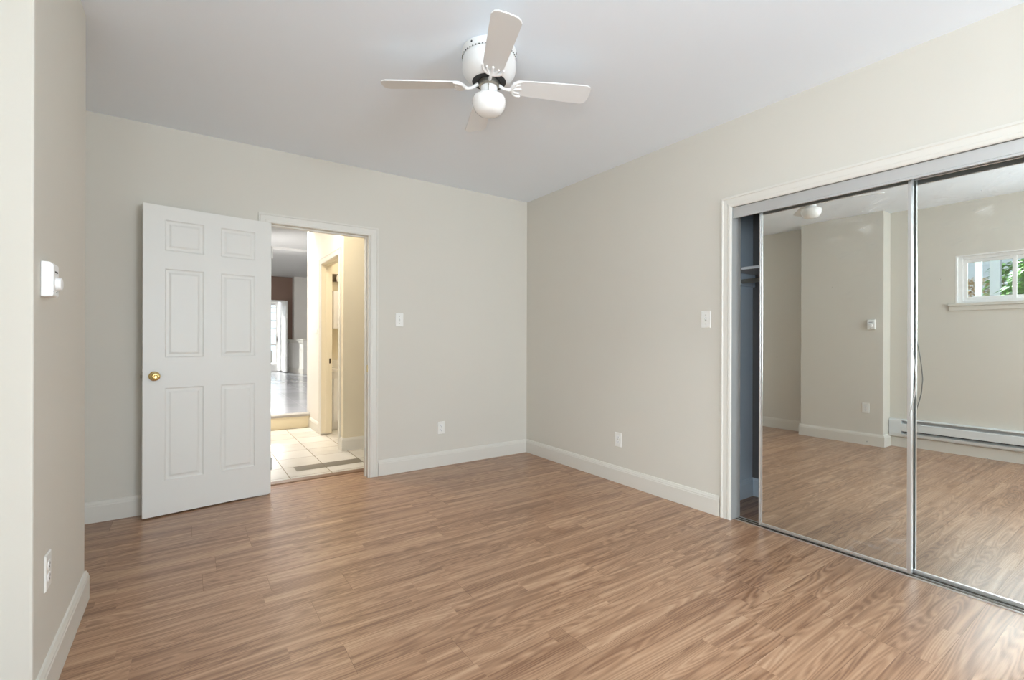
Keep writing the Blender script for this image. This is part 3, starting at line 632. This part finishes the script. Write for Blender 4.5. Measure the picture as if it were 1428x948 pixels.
box(bm, HX-0.001, HX+0.121, BYb, BYb+0.02, 0.03, BTOP+0.02); box(bm, HX-0.001, HX+0.121, BYa-0.02, BYa, 0.012, BTOP+0.02); box(bm, HX-0.001, HX+0.121, BYa, BYb, BTOP, BTOP+0.02)
box(bm, HX+0.045, HX+0.08, BYb-0.011, BYb, 0.03, BTOP); box(bm, HX+0.045, HX+0.08, BYa, BYb, BTOP-0.011, BTOP)
obj('jamb', bm, M_HALLY, t4)
bm = bmesh.new(); box(bm, HX+0.088, HX+0.108, BYb-0.0015, BYb, 0.87, 0.93); obj('strike_plate', bm, M_BRONZE, t4)
mk_switch('white toggle switch on the hall wall beside the bathroom doorway', (HX, 6.215, 1.23), -math.pi/2)
light('hall_ceiling_lamp', 'AREA', (0.80, 4.75, 2.70), (0.25, 0.05, -1), 24.0, (1.0, 0.91, 0.76), 0.5, 0.5)

# bathroom glimpsed through its doorway
bm = bmesh.new(); box(bm, HX+0.12, 3.3, 6.62, 6.70, 0, HZ); struct(obj('wall_bathroom', bm, M_HALLY), 'cream bathroom wall behind the vanity', 'wall')
va = thing('bathroom_vanity', 'white vanity cabinet glimpsed through the bathroom doorway', 'vanity', (1.95, 6.619, 0.012))
bm = bmesh.new(); box(bm, -0.46, 0.46, -0.46, -0.001, 0.10, 0.74); box(bm, -0.45, 0.45, -0.40, -0.001, 0.0, 0.10); obj('cabinet_body', bm, M_VAN, va, bevel=0.002)
for xx in (-0.445, 0.010):
    bm = bmesh.new(); box(bm, xx, xx+0.435, -0.478, -0.461, 0.12, 0.66); box(bm, xx+0.05, xx+0.385, -0.482, -0.478, 0.17, 0.61); d = obj('cabinet_door', bm, M_VAN, va, bevel=0.002)
    bm = bmesh.new(); lathe(bm, [(0.005, 0), (0.005, 0.012), (0.013, 0.018), (0.010, 0.026)], seg=16, to3=lambda x, y, h, xx=xx: (x+(xx+0.40 if xx < 0 else xx+0.035), -0.482-h, y+0.58)); obj('cabinet_knob', bm, M_BRONZE, d, smooth=True)
bm = bmesh.new(); box(bm, -0.48, 0.48, -0.50, -0.001, 0.74, 0.775); box(bm, -0.48, 0.48, -0.02, -0.001, 0.775, 0.87); obj('counter', bm, M_MARB, va, bevel=0.004)
bm = bmesh.new(); tube(bm, [(-0.24, -0.12, 0.776), (-0.24, -0.12, 0.88), (-0.24, -0.16, 0.91), (-0.24, -0.23, 0.895)], 0.012, 12); lathe(bm, [(0.03, 0.776), (0.026, 0.79), (0.014, 0.80)], c=(-0.24, -0.12, 0), seg=20)
obj('faucet', bm, M_BRONZE, va, smooth=True)
wc = thing('bathroom_wall_cabinet', 'white wall cabinet hung above the bathroom vanity', 'cabinet', (1.95, 6.619, 1.30))
bm = bmesh.new(); box(bm, -0.38, 0.38, -0.16, -0.001, 0, 0.50); obj('cabinet_body', bm, M_VAN, wc, bevel=0.002)
for xx in (-0.375, 0.003):
    bm = bmesh.new(); box(bm, xx, xx+0.372, -0.180, -0.161, 0.004, 0.496); box(bm, xx+0.05, xx+0.322, -0.184, -0.180, 0.05, 0.45); obj('cabinet_door', bm, M_VAN, wc, bevel=0.002)
vl = thing('vanity_light', 'dark bronze light bar above the bathroom wall cabinet', 'wall lamp', (1.95, 6.619, 1.98))
bm = bmesh.new(); box(bm, -0.36, 0.36, -0.05, -0.001, -0.04, 0.06); obj('back_plate', bm, M_BRONZE, vl, bevel=0.004)
for xx in (-0.27, 0.0, 0.27):
    bm = bmesh.new(); lathe(bm, [(0.02, -0.06), (0.045, -0.045), (0.055, 0.0), (0.045, 0.04), (0.02, 0.055)], c=(xx, -0.105, 0), seg=20); obj('lamp_globe', bm, M_OPAL, vl, smooth=True)
light('bathroom_lamp', 'AREA', (2.0, 5.75, 2.70), (0, 0.1, -1), 16.0, (1.0, 0.90, 0.74), 0.5, 0.4)

# ------------------------------------------------------------------ step up and the far room
ZF = 0.195
bm = bmesh.new(); box(bm, 0.30, HX-0.001, 6.60, 6.66, 0.0, ZF-0.03); struct(obj('trim_5', bm, M_RISER), 'cream riser of the step up to the far room', 'step')
bm = bmesh.new(); prism(bm, [(6.575, ZF-0.032), (6.575, ZF-0.004), (6.582, ZF+0.002), (6.70, ZF+0.002), (6.70, ZF-0.032)], lambda y, z, h: (h, y, z), 0.30, HX-0.0015); struct(obj('trim_6', bm, M_NOSE), 'grey nosing along the edge of the hall step', 'step')
FZ = 3.035; NY = 15.6
ff = tiles('floor_far', 0.30, 5.0, 6.70, NY+0.6, 0.40, 0.40, 0.96, 6.92, ZF, M_TILEF, 'glossy grey tile floor of the far sunlit room')
bxo('floor_far_grout', (0.30, 5.0, 6.70, NY+0.6, ZF-0.10, ZF-0.0015), mat('grey_grout', (0.20, 0.20, 0.21), 0.7, var=0.1), ff)
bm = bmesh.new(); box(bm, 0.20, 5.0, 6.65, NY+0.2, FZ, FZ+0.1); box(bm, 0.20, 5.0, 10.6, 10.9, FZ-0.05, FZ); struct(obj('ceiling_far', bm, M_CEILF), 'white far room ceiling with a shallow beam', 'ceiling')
bm = bmesh.new(); box(bm, 0.20, 0.30, 6.8, NY+0.2, 0, FZ+0.05); struct(obj('wall_far_west', bm, M_FARW), 'white far room wall out of view behind the door', 'wall')
bm = bmesh.new(); box(bm, 4.9, 5.0, 6.7, NY+0.2, 0, FZ); struct(obj('wall_far_east', bm, M_FARW), 'white far room wall beyond the bathroom', 'wall')
bm = bmesh.new(); box(bm, HX+0.12, 5.0, 6.70, 6.78, 0, FZ); box(bm, 0.2, HX+0.12, 6.65, 6.78, HZ, FZ); struct(obj('wall_far_south', bm, M_FARW), 'white far room wall backing the bathroom', 'wall')
GX0, GX1, GTOP = 1.30, 2.395, 2.330
bm = bmesh.new(); box(bm, 0.2, GX0, NY, NY+0.12, 0, FZ); box(bm, GX1, 2.62, NY, NY+0.12, 0, FZ); box(bm, GX0, GX1, NY, NY+0.12, GTOP, FZ)
struct(obj('wall_far_north', bm, M_MAUVE), 'mauve brown far room wall around the glass door', 'wall')
bm = bmesh.new(); box(bm, 2.605, 4.95, NY-0.30, NY-0.18, 0, FZ); box(bm, 2.605, 2.66, NY-0.18, NY, 0, FZ); struct(obj('wall_far_cream', bm, M_FARW), 'cream far room wall beside the mauve brown one', 'wall')
# half wall with chair-rail cap
hw = thing('partition_wall', 'white paneled half wall with a rail cap in the far room', 'half wall', (0, 0, ZF), kind='structure')
a, b = Vector((2.450, 15.28)), Vector((2.605, 13.9)); dr = (b-a).normalized(); nr = Vector((-dr.y, dr.x))   # nr points to +x
def strip(w0, w1, e0=0.0, e1=0.0): return [tuple(a - dr*e0 + nr*w0), tuple(b + dr*e1 + nr*w0), tuple(b + dr*e1 + nr*w1), tuple(a - dr*e0 + nr*w1)]
bm = bmesh.new(); prism(bm, strip(0, 0.14), XY(), 0, 0.93); obj('panel_body', bm, M_FARW, hw)
bm = bmesh.new(); prism(bm, strip(-0.02, 0.16, 0, 0.02), XY(), 0.93, 0.965); obj('rail_cap', bm, M_TRIM, hw, bevel=0.005)
bm = bmesh.new(); prism(bm, strip(-0.015, 0.0), XY(), 0, 0.14); prism(bm, strip(-0.012, 0.0), XY(), 0.86, 0.93); obj('skirting', bm, M_TRIM, hw)
# glass door in the far wall
d2 = thing('door_2', 'white glazed patio door with slatted panes in the far room', 'door', (GX0, NY, ZF), kind='structure')
gw, gh = GX1-GX0, GTOP-ZF
bm = bmesh.new()
for (x0, x1, z0, z1) in ((0, 0.05, 0, gh), (gw-0.09, gw, 0, gh), (0.05, gw-0.09, gh-0.05, gh), (0.05, gw-0.09, 0, 0.03)): box(bm, x0, x1, -0.02, 0.11, z0, z1)
obj('door_frame', bm, M_WHITE, d2, bevel=0.004)
bm = bmesh.new(); L0, L1 = 0.05, gw-0.18
for (x0, x1, z0, z1) in ((L0, L0+0.10, 0.03, gh-0.05), (L1-0.055, L1, 0.03, gh-0.05), (L0+0.10, L1-0.055, 0.03, 0.22), (L0+0.10, L1-0.055, gh-0.15, gh-0.05), (L0+0.10, L1-0.055, 0.78, 0.84)): box(bm, x0, x1, 0.03, 0.075, z0, z1)
for z in (1.06, 1.29, 1.52, 1.75, 1.9): box(bm, L0+0.10, L1-0.055, 0.045, 0.06, z, z+0.02)
sh2 = obj('door_leaf', bm, M_WHITE, d2, bevel=0.003)
bm = bmesh.new(); box(bm, L0+0.10, L1-0.055, 0.050, 0.055, 0.22, gh-0.15); obj('pane', bm, M_GLASS, sh2)
bm = bmesh.new(); box(bm, L1-0.02, L1+0.02, -0.01, 0.03, 0.95, 0.97); box(bm, L1-0.006, L1+0.006, 0.0, 0.035, 0.88, 1.04); obj('door_handle', bm, M_STEEL, d2)
# second leaf swung inwards towards us beside the opening
bm = bmesh.new(); q = Vector((L1+0.045, -0.02)); e = Vector((0.06, -1.0)).normalized()
prism(bm, [tuple(q), tuple(q+Vector((0.045, 0))), tuple(q+Vector((0.045, 0))+e*0.75), tuple(q+e*0.75)], XY(), 0.02, gh-0.06); obj('open_leaf', bm, M_WHITE, d2, bevel=0.004)

w4 = thing('added_skylight', 'added white skylight frame, unseen in the far room ceiling past the step', 'skylight', (1.02, 7.02, FZ), kind='structure')  # added around the lamp that makes the doorway floor sheen
bm = bmesh.new()
for (x0, x1, y0, y1) in ((-0.42, -0.36, -0.24, 0.24), (0.36, 0.42, -0.24, 0.24), (-0.36, 0.36, -0.24, -0.215), (-0.36, 0.36, 0.215, 0.24)): box(bm, x0, x1, y0, y1, -0.03, 0.0)
obj('added_skylight_frame', bm, M_WHITE, w4, bevel=0.003)
# outside the patio door
bm = bmesh.new(); box(bm, -6, 12, NY+0.2, 30, -0.10, 0.10); struct(obj('ground_patio', bm, mat('patio_concrete', (0.55, 0.55, 0.55), 0.8, var=0.1)), 'grey patio beyond the far glass door', 'ground')

# ------------------------------------------------------------------ garden seen through the small window
bm = bmesh.new(); box(bm, -9, XW-0.16, 0.25, 9, 0.9, 1.28); box(bm, -9, -1.15, -7, 0.25, 0.9, 1.28); struct(obj('ground_garden', bm, M_EARTH), 'raised garden soil outside the small window', 'ground')
bm = bmesh.new(); prism(bm, [(XW-0.14, 2.66), (-1.25, 2.62), (-1.25, 2.72), (XW-0.14, 2.80)], lambda x, z, h: (x, h, z), -1.5, 6.0); struct(obj('added_eave', bm, M_ROOFE), 'added white eave, unseen, shading the small window', 'eave')  # unseen eave added to keep the sun off the window
nb = bmesh.new(); box(nb, -9.2, -9.0, -7, 9, 1.0, 6.0)
for k in range(22): box(nb, -9.0, -8.985, -7, 9, 1.3+k*0.2, 1.3+k*0.2+0.18)
tag(obj('neighbor_house', nb, M_SIDE), 'pale blue sided house wall across the garden', 'house')  # neighbouring house beyond the garden
for (x, y, lab) in ((-1.50, 1.42, 'white square porch post nearest the projecting wall side of the window'), (-3.0, 1.54, 'pale square porch post further out in the garden')):
    p = thing('porch_post', lab, 'post', (x, y, 1.28), 'porch posts outside the small window')
    w = 0.028 if x > -2 else 0.05; bm = bmesh.new(); box(bm, -w, w, -w, w, 0, 1.25); obj('shaft', bm, M_POST, p, bevel=0.006)
    bm = bmesh.new(); box(bm, -0.06, 0.06, -0.06, 0.06, 0, 0.12); obj('base', bm, M_POST, p, bevel=0.006)
    if x < -2: bm = bmesh.new(); box(bm, -0.03, 0.03, -0.04, 0.26, 0.97, 1.17); obj('beam', bm, M_SHELF, p, bevel=0.004)
def leafy(name, label, loc, h, r, n, mtl, kind, group, seed):
    rnd = random.Random(seed); t = thing(name, label, 'plant', loc, group)
    bm = bmesh.new()
    def leaf(p, d, L, w, droop):
        d = d.normalized(); s = d.cross(Vector((0, 0, 1))); s = s.normalized() if s.length > 1e-3 else Vector((1, 0, 0)); prev = None
        for i in range(5):
            q = i/4; c = p + d*L*q + Vector((0, 0, -droop*q*q*L)); ww = w*(math.sin(math.pi*min(0.97, 0.12+0.88*q))**0.8)
            up = Vector((0, 0, ww*0.25)); cur = [bm.verts.new(c - s*ww + up), bm.verts.new(c), bm.verts.new(c + s*ww + up)]
            if prev: bm.faces.new((prev[0], prev[1], cur[1], cur[0])); bm.faces.new((prev[1], prev[2], cur[2], cur[1]))
            prev = cur
    for k in range(n):
        a = rnd.uniform(0, 2*math.pi)
        if kind == 'spike':
            el = rnd.uniform(0.25, 1.35); leaf(Vector((0, 0, 0.05)), Vector((math.cos(a)*math.cos(el), math.sin(a)*math.cos(el), math.sin(el))), h*rnd.uniform(0.75, 1.1), 0.028, 0.25)
        else:
            z = rnd.uniform(0.08, 1)*h; rr = r*math.sqrt(rnd.random())*(0.55+0.45*math.sin(math.pi*min(1, z/h)))
            leaf(Vector((rr*math.cos(a), rr*math.sin(a), z)), Vector((math.cos(a+rnd.uniform(-1,1)), math.sin(a+rnd.uniform(-1,1)), rnd.uniform(-0.2, 0.9))), rnd.uniform(0.09, 0.17), rnd.uniform(0.018, 0.032), 0.5)
    obj('foliage', bm, mtl, t)
    bm = bmesh.new()
    for k in range(5):
        a = k*1.257; tube(bm, [(0.02*math.cos(a), 0.02*math.sin(a), -0.01), (0.3*r*math.cos(a), 0.3*r*math.sin(a), h*0.4), (0.5*r*math.cos(a), 0.5*r*math.sin(a), h*0.75)], [0.012, 0.009, 0.004], 6)
    obj('stem', bm, M_STEM, t, smooth=True)
    return t
G = 'garden plants outside the small window'
leafy('garden_shrub', 'dense green shrub filling the right pane of the small window', (-1.95, 0.93, 1.28), 0.82, 0.30, 900, M_LEAF, 'bush', G, 1)
leafy('garden_shrub', 'green shrub standing beyond the porch posts', (-3.9, 1.45, 1.28), 1.05, 0.34, 700, M_LEAF, 'bush', G, 2)
leafy('garden_shrub', 'pale tan-leaved shrub at the back of the garden', (-5.6, 2.35, 1.28), 1.0, 0.45, 600, M_BLOOM, 'bush', G, 3)
leafy('spiky_plant', 'blue-green spiky plant low in the left pane', (-2.25, 1.60, 1.28), 0.55, 0.2, 40, M_AGAVE, 'spike', G, 4)
leafy('garden_shrub', 'broad green shrub against the pale sided house', (-6.9, 1.35, 1.28), 1.5, 0.7, 900, M_LEAF, 'bush', G, 6)
